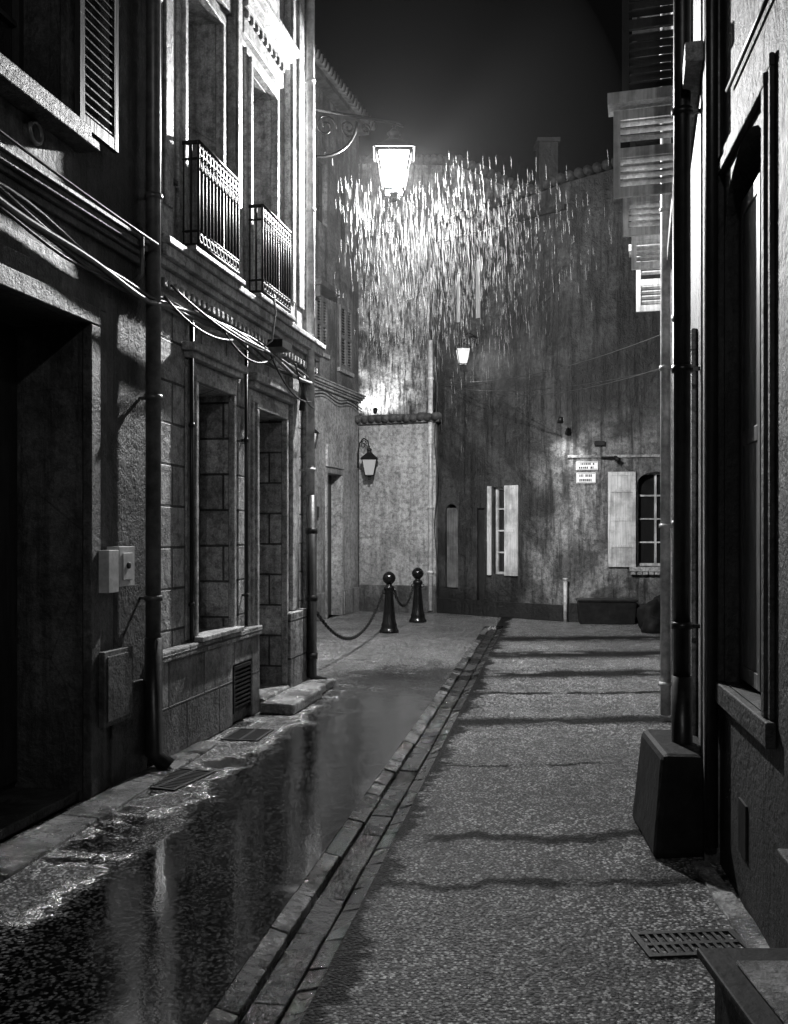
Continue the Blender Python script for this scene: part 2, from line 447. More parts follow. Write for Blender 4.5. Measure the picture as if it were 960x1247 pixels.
kids.append(m.obj('doors_and_windows',[M_wood,M_glass]))
m=MB(); shutter(m,LA,5.48,5.92,3.98,6.1,.06,0); kids.append(m.obj('shutter',[M_wood]))
m=MB()
m.box(LA,5.74,5.86,.06,.13,1.24,1.50,0); m.box(LA,5.885,6.08,.002,.12,1.27,1.52,0); m.box(LA,5.92,6.04,.121,.128,1.31,1.48,0)
m.tube([LA.P(5.98,.14,1.40),LA.P(5.98,.12,1.40)],.02,10,1)
kids.append(m.obj('meter_boxes',[M_box,M_iron],bevel=.006))
m=MB(); m.box(LA,5.74,6.1,.061,.1,.42,.88,0); m.box(LA,5.77,6.07,.1005,.108,.45,.85,0)
kids.append(m.obj('utility_cabinet',[M_trimd],bevel=.006))
m=MB(); u=Vector((.21,1,0)).normalized(); m.tube(ring(LA.P(5.14,.03,3.78),u,Vector((0,0,1)),.055,18),.013,6,0,closed=True)
m.tube([LA.P(6.22,.03,3.25),LA.P(6.22,.1,3.3),LA.P(6.22,.1,3.6),LA.P(6.3,.03,3.66)],.014,8,0)
kids.append(m.obj('iron_ring_and_stay',[M_zinc]))
group('dark_plaster_townhouse',kids,LA.P(1,-3,0))

# ================================================================== LEFT: limestone townhouse (B)
kids=[]
B0,B1=6.5,10.15
ops=[(7.22,7.93,.8,2.76,.3),(8.52,9.28,.12,2.72,.34),(7.0,7.66,3.68,5.74,.3),(8.34,8.98,3.68,5.72,.3),(7.0,7.66,6.9,8.6,.3),(8.34,8.98,6.9,8.6,.3)]
m=MB()
wall(m,LA,B0,B1,0,3.45,ops[:2],.3,1)
wall(m,LA,B0,B1,3.45,10.2,ops[2:],.3,0)
for s in (B0,B1):
    m.face([LA.P(s,0,0),LA.P(s,-.6,0),LA.P(s,-.6,10.2),LA.P(s,0,10.2)],0,[(0,0),(.6,0),(.6,10.2),(0,10.2)])
body(m,LA,B0,B1,10.2,6,0,.34)
kids.append(m.obj('walls',[M_B,M_Bb]))
m=MB()
m.box(LA,B0,7.86,.001,.07,0,.7,0); m.box(LA,8.3,8.5,.001,.07,0,.7,0); m.box(LA,7.86,8.3,.001,.07,.5,.7,0); m.box(LA,7.86,8.3,.001,.03,0,.499,0)
m.box(LA,B0,8.51,.001,.095,.7005,.78,0)
m.box(LA,9.3,9.92,.001,.09,0,.82,0)
kids.append(m.obj('plinth',[M_plinth],bevel=.012))
m=MB()
m.box(LA,7.87,8.29,.035,.05,.1,.13,0);m.box(LA,7.87,8.29,.035,.075,.46,.49,0);m.box(LA,7.87,7.9,.035,.075,.1,.49,0);m.box(LA,8.26,8.29,.035,.075,.1,.49,0)
for i in range(9): m.box(LA,7.9,8.26,.04,.072,.135+i*.036,.15+i*.036,0)
kids.append(m.obj('vent_grille',[M_iron]))
m=MB()
surround(m,LA,7.22,7.93,.8,2.76,.15,.055,0,steps=3)
m.box(LA,7.02,8.13,.001,.11,2.97,3.03,0); m.box(LA,7.06,8.09,.001,.075,2.92,2.969,0)
m.box(LA,7.15,8.0,-.05,.12,.781,.82,0)
surround(m,LA,8.52,9.28,.12,2.72,.17,.06,0,steps=3)
m.box(LA,8.3,9.5,.001,.12,2.95,3.02,0); m.box(LA,8.34,9.46,.001,.08,2.895,2.949,0)
cornice(m,LA,B0-.02,B1+.12,3.38,.26,.17,0)
for i in range(40):
    s=B0+.05+i*.092
    if s<B1: m.box(LA,s,s+.05,.061,.1,3.315,3.379,0)
m.box(LA,B0,B1+.03,.001,.05,3.2,3.3,0)
for a,b in ((7.0,7.66),(8.34,8.98)):
    surround(m,LA,a,b,3.69,5.73,.17,.07,0,steps=3)
    m.box(LA,a-.2,b+.2,.001,.06,5.92,6.12,0)
    m.box(LA,a-.24,b+.24,.001,.11,6.1205,6.19,0); m.box(LA,a-.27,b+.27,.001,.16,6.1905,6.25,0); m.box(LA,a-.3,b+.3,.001,.2,6.2505,6.31,0)
    for i in range(9):
        s=a-.2+i*(b-a+.4)/9; m.box(LA,s+.02,s+.07,.0605,.09,6.05,6.119,0)
    surround(m,LA,a,b,6.9,8.6,.15,.06,0,steps=2)
    m.box(LA,a-.16,b+.16,.001,.2,3.641,3.68,0)
for a,b in ((6.56,6.74),(7.9,8.06),(9.36,9.5),(9.56,9.78),(9.95,10.15)):
    m.box(LA,a,b,.001,.07,3.68,9.6,0); m.box(LA,a+.03,b-.03,.0705,.09,3.9,9.4,0)
    m.box(LA,a-.02,b+.02,.001,.1,3.645,3.679,0)
m.box(LA,9.5,9.7,.001,.05,.83,3.19,0); m.box(LA,9.95,10.16,.001,.06,0,3.19,0)
cornice(m,LA,B0,B1+.1,9.7,.4,.35,0)
kids.append(m.obj('carved_mouldings',[M_trim],bevel=.008))
m=MB()
for o in ops[2:]: window(m,LA,o[0],o[1],o[2],o[3],o[4],0,1,4,2)
o=ops[0]; m.box(LA,o[0],o[1],-.3,-.25,.8,2.76,0); 
for i in range(3): m.box(LA,o[0]+.05,o[1]-.05,-.249,-.235,.9+i*.62,1.45+i*.62,0)
window(m,LA,8.52,9.28,2.2,2.72,.34,0,1,1,2)
m.box(LA,8.52,9.28,-.34,-.28,.12,2.2,0)
for i in range(3):
    for j in range(2): m.box(LA,8.58+j*.36,8.88+j*.36,-.279,-.262,.25+i*.64,.8+i*.64,0)
kids.append(m.obj('doors_and_windows',[M_wood,M_glass],bevel=.004))
m=MB()
for a,b in ((7.0,7.66),(8.34,8.98)): balconet(m,LA,a-.05,b+.06,3.72,4.47,.17,0)
kids.append(m.obj('balcony_railings',[M_iron]))
m=MB()
m.box(LA,8.62,8.9,.02,.24,3.30,3.37,0)
m.box(LA,6.72,6.8,.0,.08,4.1,4.13,0)
kids.append(m.obj('floodlight_housing',[M_iron]))
m=MB(); m.box(LA,8.4,9.29,.10,.42,0,.1,0); m.box(LA,9.3,9.95,.10,.36,0,.09,0); m.box(LA,8.53,9.27,-.33,.099,0,.119,0)
kids.append(m.obj('doorstep',[M_stonel],bevel=.02))
group('limestone_townhouse',kids,LA.P(8.3,-3,0))

m=MB(); pipe(m,LA,6.38,.9,10,.05,.1,0); m.tube([LA.P(6.38,.1,.9),LA.P(6.38,.1,.12),LA.P(6.40,.2,.03)],.062,12,1)
m.obj('drainpipe',[M_zinc,M_pipeD])
m=MB(); pipe(m,LA,9.86,2.0,9.7,.042,.12,0); m.tube([LA.P(9.86,.13,2.0),LA.P(9.86,.13,.12),LA.P(9.9,.26,.05)],.055,12,1)
for z in (.3,.9,1.6): m.tube([LA.P(9.86,.13,z),LA.P(9.86,.13,z+.06)],.065,12,1)
m.obj('drainpipe',[M_pipeW,M_pipeD])
m=MB()
pipe(m,LA,7.12,.8,3.3,.018,.04,0); pipe(m,LA,8.24,.8,3.3,.016,.04,0)
m.obj('cable_conduit',[M_pipeD])
m=MB()
for k in range(5):
    pts=[]
    n=44
    for i in range(n+1):
        s=2.5+(9.75-2.5)*i/n
        z=3.22+.04*math.sin(s*1.7+k*.5)+.02*math.sin(s*4.1+k*2)+(.10 if s<6.3 else 0)*(6.3-s)/2-.015*k
        d=(.08 if s<6.45 else .13)+.014*(k%3)+.008*math.sin(s*3+k*1.3)
        pts.append(LA.P(s,d,z))
    m.tube(pts,.016 if k<3 else .01,6,0 if k!=2 else 1)
for s0,s1,z0,z1,sg in ((2.5,6.3,3.72,3.52,.05),(6.4,7.6,3.2,3.15,.08),(7.4,8.6,3.2,3.2,.14),(8.5,9.7,3.2,2.95,.12),(6.5,8.3,3.3,3.2,.05),(9.2,9.8,3.25,2.9,.1)):
    m.tube(hang(LA.P(s0,.17,z0),LA.P(s1,.17,z1),sg,12),.009,6,0)
m.tube([LA.P(8.3,.12,3.2),LA.P(8.45,.2,3.32),LA.P(8.55,.2,3.6),LA.P(8.5,.2,3.75)],.008,6,1)
m.tube([LA.P(9.6,.12,3.2),LA.P(9.62,.12,3.0),LA.P(9.62,.1,2.85)],.03,8,0)
m.obj('cable_bundle',[M_cable,M_cableW])

m=MB()
s=1.0
while s<7.1:
    L=R(.7,1.0); e=min(s+L,7.2)
    dd=lambda q:.34-.045*max(0,q-4.5)
    top=[LA.P(s+.004,0.071,.028),LA.P(e-.004,0.071,.028),LA.P(e-.004,dd(e),.02),LA.P(s+.004,dd(s),.02)]
    m.wedge([Vector((p.x,p.y,-.02)) for p in top],top,0)
    s+=L
m.obj('pavement_slabs',[M_stone],bevel=.008)

def grate(name,cx,cy,w,l,ang):
    m=MB(); c,s_=math.cos(ang),math.sin(ang)
    fr=Fr(cx,cy,c,s_,1)
    h=w/2;k=l/2
    for a in ((-h,h,-k,-k+.025),(-h,h,k-.025,k),(-h,-h+.025,-k+.025,k-.025),(h-.025,h,-k+.025,k-.025)): m.box(fr,a[0],a[1],a[2],a[3],.002,.010,0)
    n=int(w/.035)
    for i in range(1,n): 
        x=-h+.025+(w-.05)*i/n; m.box(fr,x-.007,x+.007,-k+.025,k-.025,.003,.009,0)
    m.box(fr,-h+.025,h-.025,-.012,.012,.0025,.0085,0)
    m.obj(name,[M_iron])
grate('drain_grate',-1.42,6.15,.5,.3,math.radians(70))
grate('drain_grate',-1.16,7.5,.42,.3,math.radians(80))
grate('drain_grate',1.16,3.68,.42,.22,math.radians(5))

# ================================================================== BACK LEFT: pale townhouse (C)
LC=Fr(-6.85,0,.312,1,1)
kids=[]
cops=[(17.3,17.8,4.98,6.0,.15),(18.5,19.1,4.85,6.1,.15),(17.88,18.6,0,2.75,.25),(15.5,16.4,.1,2.7,.25),(17.4,17.9,7.4,8.6,.15),(18.6,19.1,7.4,8.6,.15)]
m=MB(); wall(m,LC,12,19.6,0,4.35,[o for o in cops if o[2]<4],.25,0); wall(m,LC,12,19.6,4.35,10,[o for o in cops if o[2]>4],.15,1)
body(m,LC,12,19.6,10,5,1,.25)
for s in (12,19.6): m.face([LC.P(s,0,0),LC.P(s,-.4,0),LC.P(s,-.4,10),LC.P(s,0,10)],1)
kids.append(m.obj('walls',[M_C,M_D]))
m=MB(); cornice(m,LC,12,19.62,4.3,.16,.16,0); surround(m,LC,17.88,18.6,0,2.75,.1,.03,0); m.box(LC,17.8,18.68,.001,.05,2.87,3.3,1)
m.box(LC,12,17.75,.001,.028,0,.5,0); m.box(LC,18.75,19.6,.001,.028,0,.5,0)
for o in cops[:2]: m.box(LC,o[0]-.1,o[1]+.1,.001,.06,o[2]-.08,o[2]-.001,0)
kids.append(m.obj('mouldings',[M_trim,M_C],bevel=.01))
m=MB(); m.box(LC,17.88,18.6,-.25,-.2,0,2.75,0); m.box(LC,15.5,16.4,-.25,-.2,.1,2.7,0)
for i in range(3): m.box(LC,17.95,18.53,-.199,-.185,.15+i*.85,.9+i*.85,0)
for o in cops[:2]+cops[4:]: window(m,LC,o[0],o[1],o[2],o[3],.15,0,1,3,2)
kids.append(m.obj('doors_and_windows',[M_wood,M_glass]))
m=MB()
for o in cops[:2]:
    shutter(m,LC,o[0]-.02,(o[0]+o[1])/2-.005,o[2],o[3],.01,0); shutter(m,LC,(o[0]+o[1])/2+.005,o[1]+.02,o[2],o[3],.01,0)
kids.append(m.obj('shutters',[M_woodM]))
m=MB(); m.box(LC,16.9,17.8,.001,.3,6.05,6.15,0); m.box(LC,16.95,17.0,.001,.25,5.85,6.049,0); kids.append(m.obj('awning_box',[M_zinc]))
m=MB()
z=10.0
for k in range(50):
    s=12+k*.155; a=LC.P(s,.35,z); b=LC.P(s,-1.5,z+.6); m.tube([a,b],.085,8,0)
m.box(LC,12,19.62,-.3,.22,9.86,9.95,0)
kids.append(m.obj('roof_eaves',[M_tile]))
group('pale_townhouse',kids,LC.P(16,-2,0))
m=MB(); pts=[LC.P(12+i*.19,.07+.01*math.sin(i),4.22+.04*math.sin(i*.9)) for i in range(41)]; m.tube(pts,.012,6,0); m.tube([p+Vector((0,0,-.06)) for p in pts],.01,6,0)
m.box(LC,17.1,17.4,.02,.05,1.9,2.1,0)
m.obj('cable_bundle',[M_cable])

# ================================================================== low rendered wing (D)
a=Vector((-.72,19.58,0)); b=Vector((.84,19.05,0)); u=(b-a).normalized(); LD_=(b-a).length
LD=Fr(a.x,a.y,u.x,u.y,1)
kids=[]
m=MB(); m.rect(LD,0,LD_,0,3.85,0,0); m.box(LD,0,LD_,-1.0,-.02,0,3.84,0); kids.append(m.obj('wall_face',[M_C]))
m=MB(); m.box(LD,-.02,LD_+.1,-.3,.1,3.852,3.92,1)
for k in range(12):
    s=.03+k*.15; m.tube([LD.P(s,.2+R(-.02,.02),3.95+R(-.01,.01)),LD.P(s,-.9,4.08)],.078,10,0)
kids.append(m.obj('tile_coping',[M_tile,M_trimd]))
m=MB(); m.box(LD,.0,LD_,.001,.04,0,.55,0); kids.append(m.obj('base_course',[M_D],bevel=.01))
group('low_rendered_wing',kids,LD.P(.8,-.5,0))

# ================================================================== tall streaked house behind (E)
LE=Fr(-1.6,21.0,1,-.03,1)
kids=[]
m=MB(); m.rect(LE,0,5,0,8.9,0,0); m.poly(LE,[(0,8.9),(5,8.9),(4.6,9.05),(3.0,9.75),(.4,9.85)],0,0)
m.box(LE,0,5,-4,-.02,0,8.9,0); kids.append(m.obj('walls',[M_E]))
m=MB()
for k in range(34):
    s=.1+k*.14; zt=9.85 if s<3 else 9.85-(s-3)*.45
    m.tube([LE.P(s,.2,zt),LE.P(s,-3.8,zt+.8)],.08,8,0)
kids.append(m.obj('roof_tiles',[M_tile]))
group('streaked_plaster_house',kids,LE.P(2.5,-2,0))

# ================================================================== corner house (F)
FL=Fr(.86,19.2,.752,-.659,1); FLL=3.033
FR_=Fr(3.141,17.201,.9948,-.101,1)
kids=[]
fo=[(.45,.60,5.82,6.8,.12),(.92,1.1,5.83,7.0,.12),(1.40,1.68,.82,2.5,.15),(.22,.55,.5,2.2,.12),(1.02,1.2,0,2.1,.1)]
m=MB(); wall(m,FL,0,FLL,0,7.6,fo,.12,0)
m.poly(FL,[(0,7.6),(FLL,7.6),(FLL,8.0),(0,7.75)],0,0)
ro=[(1.26,1.96,1.02,2.72,.18),(1.78,2.1,3.86,4.8,.12)]
wall(m,FR_,0,3.6,0,7.6,ro,.18,0)
m.poly(FR_,[(0,7.6),(3.6,7.6),(3.6,8.9),(0,8.0)],0,0)
A=FL.P(.02,-.24,0); Bp=FL.P(FLL-.1,-.24,0); Cp=FR_.P(.1,-.24,0); Dp=FR_.P(3.6,-.24,0)
bl=[A,Bp,Cp,Dp,Vector((6.9,22,0)),Vector((1.0,22,0))]
m.wedge([Vector((p.x,p.y,0)) for p in bl],[Vector((p.x,p.y,z)) for p,z in zip(bl,(7.7,7.95,7.98,8.8,8.9,7.8))],0)
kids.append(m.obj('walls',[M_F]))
m=MB()
def arch_fill(m,fr,s0,s1,zs,z1,d,T,mat,n=10):
    c=(s0+s1)/2; r=(s1-s0)/2; h=z1-zs
    arc=[(c-r*math.cos(math.pi*k/n), zs+h*math.sin(math.pi*k/n)) for k in range(n+1)]
    half=n//2
    m.poly(fr,[(s0,z1)]+[p for p in arc[:half+1][::-1]],d,mat)
    m.poly(fr,[(s1,z1)]+arc[half:],d,mat)
    for k in range(n):
        p,q=arc[k],arc[k+1]
        m.face([fr.P(p[0],d,p[1]),fr.P(q[0],d,q[1]),fr.P(q[0],d-T,q[1]),fr.P(p[0],d-T,p[1])],mat)
arch_fill(m,FR_,1.26,1.96,2.5,2.72,0,.17,0)
arch_fill(m,FL,.22,.55,2.0,2.2,0,.1,0)
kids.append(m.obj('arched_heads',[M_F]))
m=MB()
m.box(FR_,1.12,2.1,.001,.1,.92,1.0,0)
for i in range(9): m.box(FR_,1.14+i*.105,1.14+i*.105+.09,.001,.085,.86,.915,0)
m.box(FR_,0.02,3.6,.001,.03,2.98,3.03,0)
kids.append(m.obj('sills',[M_trim],bevel=.006))
m=MB(); m.box(FR_,.03,3.6,.001,.06,0,.34,0); m.box(FL,0,FLL-.04,.001,.06,0,.3,0); kids.append(m.obj('dark_base_course',[M_G],bevel=.01))
m=MB()
window(m,FR_,1.26,1.96,1.02,2.72,.18,0,1,4,2)
window(m,FL,1.40,1.68,.82,2.5,.15,0,1,4,1)
m.box(FL,1.02,1.2,-.1,-.06,0,2.1,2)
kids.append(m.obj('windows',[M_woodW,M_glass,M_wood]))
m=MB()
m.rect(FL,.45,.60,5.82,6.8,-.1,0); m.rect(FL,.92,1.1,5.83,7.0,-.1,0)
m.rect(FR_,1.78,2.1,3.86,4.8,-.1,1)
kids.append(m.obj('lit_window_panes',[M_litb,M_lit]))
m=MB()
for i in range(1,3): m.box(FR_,1.78+i*.107-.01,1.78+i*.107+.01,-.09,-.06,3.86,4.8,0)
for i in range(1,5): m.box(FR_,1.78,2.1,-.095,-.065,3.86+i*.19-.012,3.86+i*.19+.012,0)
kids.append(m.obj('window_bars',[M_iron]))
m=MB()
shutter(m,FR_,.74,1.23,1.0,2.72,.02,0,lou=False)
m.box(FR_,.79,1.18,.056,.062,1.35,1.40,0); m.box(FR_,.79,1.18,.056,.062,2.35,2.40,0)
shutter(m,FR_,1.99,2.46,1.0,2.72,.02,0,lou=False)
shutter(m,FL,1.70,2.0,.8,2.52,.02,0,lou=False)
shutter(m,FL,1.30,1.385,.8,2.52,.02,0,lou=False)
shutter(m,FL,.24,.53,.52,2.12,-.08,1,lou=False)
kids.append(m.obj('shutters',[M_woodW,M_woodM],bevel=.004))
m=MB()
def verge(p,q,n):
    for k in range(n):
        t=(k+.5)/n; c=p.lerp(q,t)
        m.tube([c+Vector((-.08,-.22,.03)),c+Vector((.5,1.6,.55))],.085,8,0)
verge(FL.P(-.1,0,7.75),FL.P(FLL,0,8.0),20); verge(FR_.P(0,0,8.0),FR_.P(3.6,0,8.9),22)
m.box(FL,0,FLL,.001,.08,7.5,7.6,1)
kids.append(m.obj('roof_tiles',[M_G,M_G]))
m=MB(); m.box(W,2.8,3.16,-18.6,-18.2,7.8,9.15,0); m.box(W,2.76,3.2,-18.64,-18.16,9.15,9.23,0)
kids.append(m.obj('chimney',[M_G]))
group('corner_house',kids,(3.4,19,0))
m=MB(); pp=FL.P(0.02,.12,0)
m.tube([(pp.x-.06,pp.y-.05,.05),(pp.x-.06,pp.y-.05,5.5)],.05,12,0)
for z in (.8,2.1,3.4,4.7): m.tube([(pp.x-.06,pp.y-.05,z),(pp.x-.06,pp.y-.05,z+.05)],.065,12,0)
m.tube([(pp.x-.06,pp.y-.05,5.5),(pp.x-.02,pp.y+.0,7.6)],.035,10,1)
m.obj('drainpipe',[M_pipeW,M_pipeD])
m=MB(); pts=[(pp.x+.05+.03*math.sin(i*.7),pp.y-.1,.4+i*.2) for i in range(24)]; m.tube(pts,.012,6,0); m.obj('cable',[M_cable])
m=MB(); q=FR_.P(0.0,.12,0); m.tube([(q.x-.03,q.y,0),(q.x-.03,q.y,.75)],.035,10,0); m.tube([(q.x-.03,q.y,.75),(q.x-.03,q.y,.8)],.045,10,0); m.obj('standpipe',[M_pipeW])
def sign(name,fr,s0,s1,z0,z1,d,rows):
    m=MB(); m.box(fr,s0,s1,d,d+.015,z0,z1,0); m.box(fr,s0+.01,s1-.01,d+.0155,d+.017,z0+.01,z0+.018,1); m.box(fr,s0+.01,s1-.01,d+.0155,d+.017,z1-.018,z1-.01,1)
    for k in range(rows):
        zz=z0+(z1-z0)*(k+.5)/rows*.86+(z1-z0)*.07; h=(z1-z0)/rows*.25; x=s0+.05
        while x<s1-.07:
            w=R(.012,.03); 
            if R(0,1)>.15: m.box(fr,x,x+w,d+.0155,d+.017,zz-h,zz+h,1)
            x+=w+.01
    m.obj(name,[M_sign,M_ink])
sign('street_name_sign',FR_,.17,.56,2.76,2.91,.004,2)
sign('notice_sign',FR_,.18,.52,2.52,2.71,.004,2)
m=MB(); m.box(FR_,.5,.68,.001,.06,3.2,3.28,0); m.tube([FR_.P(.62,.05,2.98),FR_.P(.85,.08,2.98)],.02,8,0); m.tube([FR_.P(.85,.08,2.98),FR_.P(.92,.16,2.92)],.04,10,0)
m.obj('wall_fixture',[M_iron])
m=MB(); fr=FR_
m.wedge([fr.P(.2,.15,0),fr.P(1.15,.15,0),fr.P(1.15,.48,0),fr.P(.2,.48,0)],[fr.P(.17,.12,.4),fr.P(1.18,.12,.4),fr.P(1.18,.51,.4),fr.P(.17,.51,.4)],0)
m.box(fr,.15,1.2,.1,.53,.4005,.44,0)
m.obj('trough_planter',[M_pipeD],bevel=.01)
m=MB(); c=FR_.P(1.32,.4,0); m.lathe(c,[(.07,0),(.085,.1),(.11,.24),(.125,.25),(.125,.29),(.1,.29),(.09,.25)],18,0); m.obj('plant_pot',[M_tile])
def rock(name,c,sx,sy,sz,mat,seed):
    import bmesh
    bm=bmesh.new(); bmesh.ops.create_icosphere(bm,subdivisions=3,radius=1)
    from mathutils import noise as nz
    for v in bm.verts:
        k=1+.28*nz.noise(v.co*1.4+Vector((seed,0,0)))+.1*nz.noise(v.co*4+Vector((seed,0,0)))
        v.co=Vector((v.co.x*sx*k,v.co.y*sy*k,max(v.co.z*sz*k,-sz*.35)+sz*.35))
    me=bpy.data.meshes.new(name); bm.to_mesh(me); bm.free(); me.materials.append(mat)
    for p in me.polygons: p.use_smooth=True
    o=bpy.data.objects.new(name,me); o.location=c; scene.collection.objects.link(o)
rock('refuse_bag',(4.35,15.9,0),.26,.22,.36,M_guard,3)
rock('refuse_bag',(4.2,15.3,0),.2,.2,.2,M_guard,9)
rock('refuse_bag',(4.7,16.3,0),.28,.24,.45,M_guard,14)

# ================================================================== RIGHT: long townhouse (H)
H=Fr(.302,0,.263,1,-1)
kids=[]
ho=[(5.25,6.0,0,2.6,.25),(7.0,7.8,.9,2.7,.22),(9.2,10.0,0,2.6,.22)]
for s in (5.6,7.15,8.5,9.75):
    ho.append((s,s+.62,4.15,5.9,.2)); ho.append((s,s+.62,6.7,8.1,.2))
m=MB(); wall(m,H,4.6,11,0,9.2,ho,.22,0); body(m,H,4.6,11,9.2,6,0,.25)
for s in (4.6,11): m.face([H.P(s,0,0),H.P(s,-.6,0),H.P(s,-.6,9.2),H.P(s,0,9.2)],0)
kids.append(m.obj('walls',[M_H]))
m=MB()
for o in ho: window(m,H,o[0],o[1],o[2],o[3],(o[4]),0,1,3,2)
kids.append(m.obj('windows',[M_wood,M_glass]))
m=MB()
for s in (6.3,8.2,10.6): m.box(H,s,s+.22,.001,.05,.0,3.9,0)
for o in ho[:3]: surround(m,H,o[0],o[1],o[2],o[3],.12,.035,0)
for o in ho[3:]: m.box(H,o[0]-.08,o[1]+.08,.001,.07,o[2]-.08,o[2]-.001,0)
m.box(H,4.62,11.05,.001,.09,3.92,4.02,0)
m.box(H,6.15,11,.001,.04,0,.5,0)
kids.append(m.obj('stone_trim',[M_trim],bevel=.008))
m=MB()
for k,(s,w,z0,z1) in enumerate(((6.95,.44,4.1,5.95),(8.35,.40,4.25,5.95),(9.6,.38,4.3,5.95),(10.6,.34,4.1,5.9),(5.9,.40,6.7,8.2),(7.3,.40,6.7,8.2),(8.9,.38,6.7,8.2),(10.2,.38,6.7,8.2))):
    fr=H.perp(s)
    zm=z0+.72
    ml=0 if k<4 else 2
    shutter(m,fr,.02,w,zm+.02,z1,0,2,pitch=.06,rise=.03,thk=.012)
    shutter(m,fr,.02,w+(.06 if k<2 else .02),z0,zm-.08,-.06,ml,pitch=.055,rise=.024,thk=.013)
    if k<4: m.box(fr,.0,w+.1,-.16,.08,zm-.06,zm+.015,ml)
kids.append(m.obj('louvred_shutters',[M_woodW,M_woodM,M_wood]))
m=MB()
for k in range(46): 
    s=4.55+k*.142; m.tube([H.P(s,.55,9.15),H.P(s,-2,9.8)],.08,8,0)
m.box(H,4.6,11,-.2,.5,9.0,9.07,1)
for k in range(16): m.box(H,4.7+k*.4,4.78+k*.4,0,.48,8.9,8.999,1)
kids.append(m.obj('roof_eaves',[M_tile,M_wood]))
group('shuttered_townhouse',kids,H.P(8,-3,0))
m=MB(); pipe(m,H,4.95,.85,9,.045,.09,0); m.tube([H.P(4.95,.09,.85),H.P(4.95,.09,.06)],.055,12,0); m.obj('drainpipe',[M_pipeD])
m=MB(); pipe(m,H,8.05,.05,9,.045,.10,0); m.obj('drainpipe',[M_pipeW])
m=MB(); pipe(m,H,6.2,.05,3.9,.03,.07,0); m.box(H,5.9,6.1,.002,.05,1.1,1.5,0); m.obj('cable_conduit',[M_pipeW])

# ================================================================== RIGHT near: shop building (G)
G=Fr(.894,0,.15,1,-1)
kids=[]
go=[(3.62,4.46,.9,3.3,.12),(2.1,3.2,0,2.7,.2)]
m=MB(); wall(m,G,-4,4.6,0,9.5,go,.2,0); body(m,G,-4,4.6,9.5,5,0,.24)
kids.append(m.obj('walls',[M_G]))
m=MB(); arch_fill(m,G,3.62,4.46,3.0,3.3,0,.11,0); kids.append(m.obj('arched_head',[M_G]))
m=MB(); surround(m,G,3.62,4.46,.9,3.3,.1,.03,0,bottom=False,steps=2); m.box(G,3.5,4.57,.001,.04,.80,.899,0); m.box(G,-4,3.3,.001,.05,0,.5,0)
kids.append(m.obj('window_surround',[M_G],bevel=.006))
m=MB(); shutter(m,G,3.64,4.03,.92,3.15,-.1,0,lou=False); shutter(m,G,4.05,4.44,.92,3.15,-.1,0,lou=False); m.rect(G,3.62,4.46,.9,3.3,-.115,1); m.box(G,2.1,3.2,-.2,-.15,0,2.7,0)
kids.append(m.obj('painted_panels',[M_woodM,M_wood],bevel=.004))
m=MB(); m.box(G,3.98,4.12,.001,.01,.22,.45,0); kids.append(m.obj('vent_slot',[M_iron]))
group('shop_building',kids,G.P(1.5,-3,0))
m=MB(); m.tube([G.P(4.52,.05,.1),G.P(4.52,.05,9)],.03,12,0); m.tube([G.P(4.3,.02,3.62),G.P(3.2,.02,3.62)],.01,6,1); m.obj('drainpipe',[M_pipeD,M_cable])

m=MB()
m.wedge([(1.27,4.62,0),(1.60,4.66,0),(1.70,5.35,0),(1.33,5.3,0)],[(1.335,4.70,.5),(1.60,4.70,.49),(1.70,5.3,.51),(1.37,5.24,.52)],0)
m.obj('guard_stone',[M_guard],bevel=.03)
m=MB()
x0,x1,y0,y1=.97,1.33,2.3,2.95
m.wedge([(x0,y0,0),(x1,y0,0),(x1+.02,y1,0),(x0+.03,y1,0)],[(x0,y0,.27),(x1,y0,.27),(x1+.02,y1,.27),(x0+.03,y1,.27)],0)
m.box(W,x0-.02,x1+.0,-y1-.02,-y0,.271,.30,0)
m.box(W,x0+.06,x1-.04,-y1+.1,-y0-.1,.3005,.315,1)
m.obj('stone_step_block',[M_guard,M_stone],bevel=.012)
m=MB()
top=[(1.42,3.0,.02),(1.52,4.55,.02),(1.44,4.58,.015),(1.30,3.0,.015)]
m.wedge([(a,b,-.02) for a,b,c in top],top,0); m.obj('kerb_stone',[M_stonel],bevel=.006)

# ================================================================== bollards + chain
def bollard(x,y):
    m=MB()
    m.lathe((x,y,0),[(.16,0),(.16,.03),(.14,.06),(.125,.10),(.13,.13),(.11,.17),(.095,.3),(.082,.45),(.07,.62),(.066,.68),(.085,.70),(.09,.725),(.08,.75),(.05,.765),(.045,.785),(.066,.80),(.095,.835),(.108,.88),(.098,.925),(.07,.96),(.03,.985),(.0,.99)],24,0)
    for a in (0,math.pi): m.tube(ring(Vector((x+.085*math.cos(a),y,.66)),Vector((1,0,0)),Vector((0,0,1)),.03,10),.008,6,0,closed=True)
    m.obj('bollard',[M_ironB])
bollard(-.08,15.3); bollard(.43,17.1)
def chain(a,b,sag,link=.075):
    m=MB(); n0=60; pts=hang(a,b,sag,n0)
    L=sum((pts[i+1]-pts[i]).length for i in range(n0)); n=int(L/link*1.25)
    def at(t):
        f=t*n0;i=min(int(f),n0-1); return pts[i].lerp(pts[i+1],f-i)
    for k in range(n):
        p=at(k/n);q=at((k+1)/n); c=(p+q)/2; t=(q-p).normalized(); s=t.cross(Vector((0,0,1))).normalized(); w=s if k%2 else t.cross(s)
        m.tube([c+t*(link*.55*math.cos(A))+w*(.02*math.sin(A)) for A in [2*math.pi*j/10 for j in range(10)]],.0085,5,0,closed=True)
    m.obj('bollard_chain',[M_iron])
chain((-.92,10.25,.88),(-.17,15.25,.68),.58,.085)
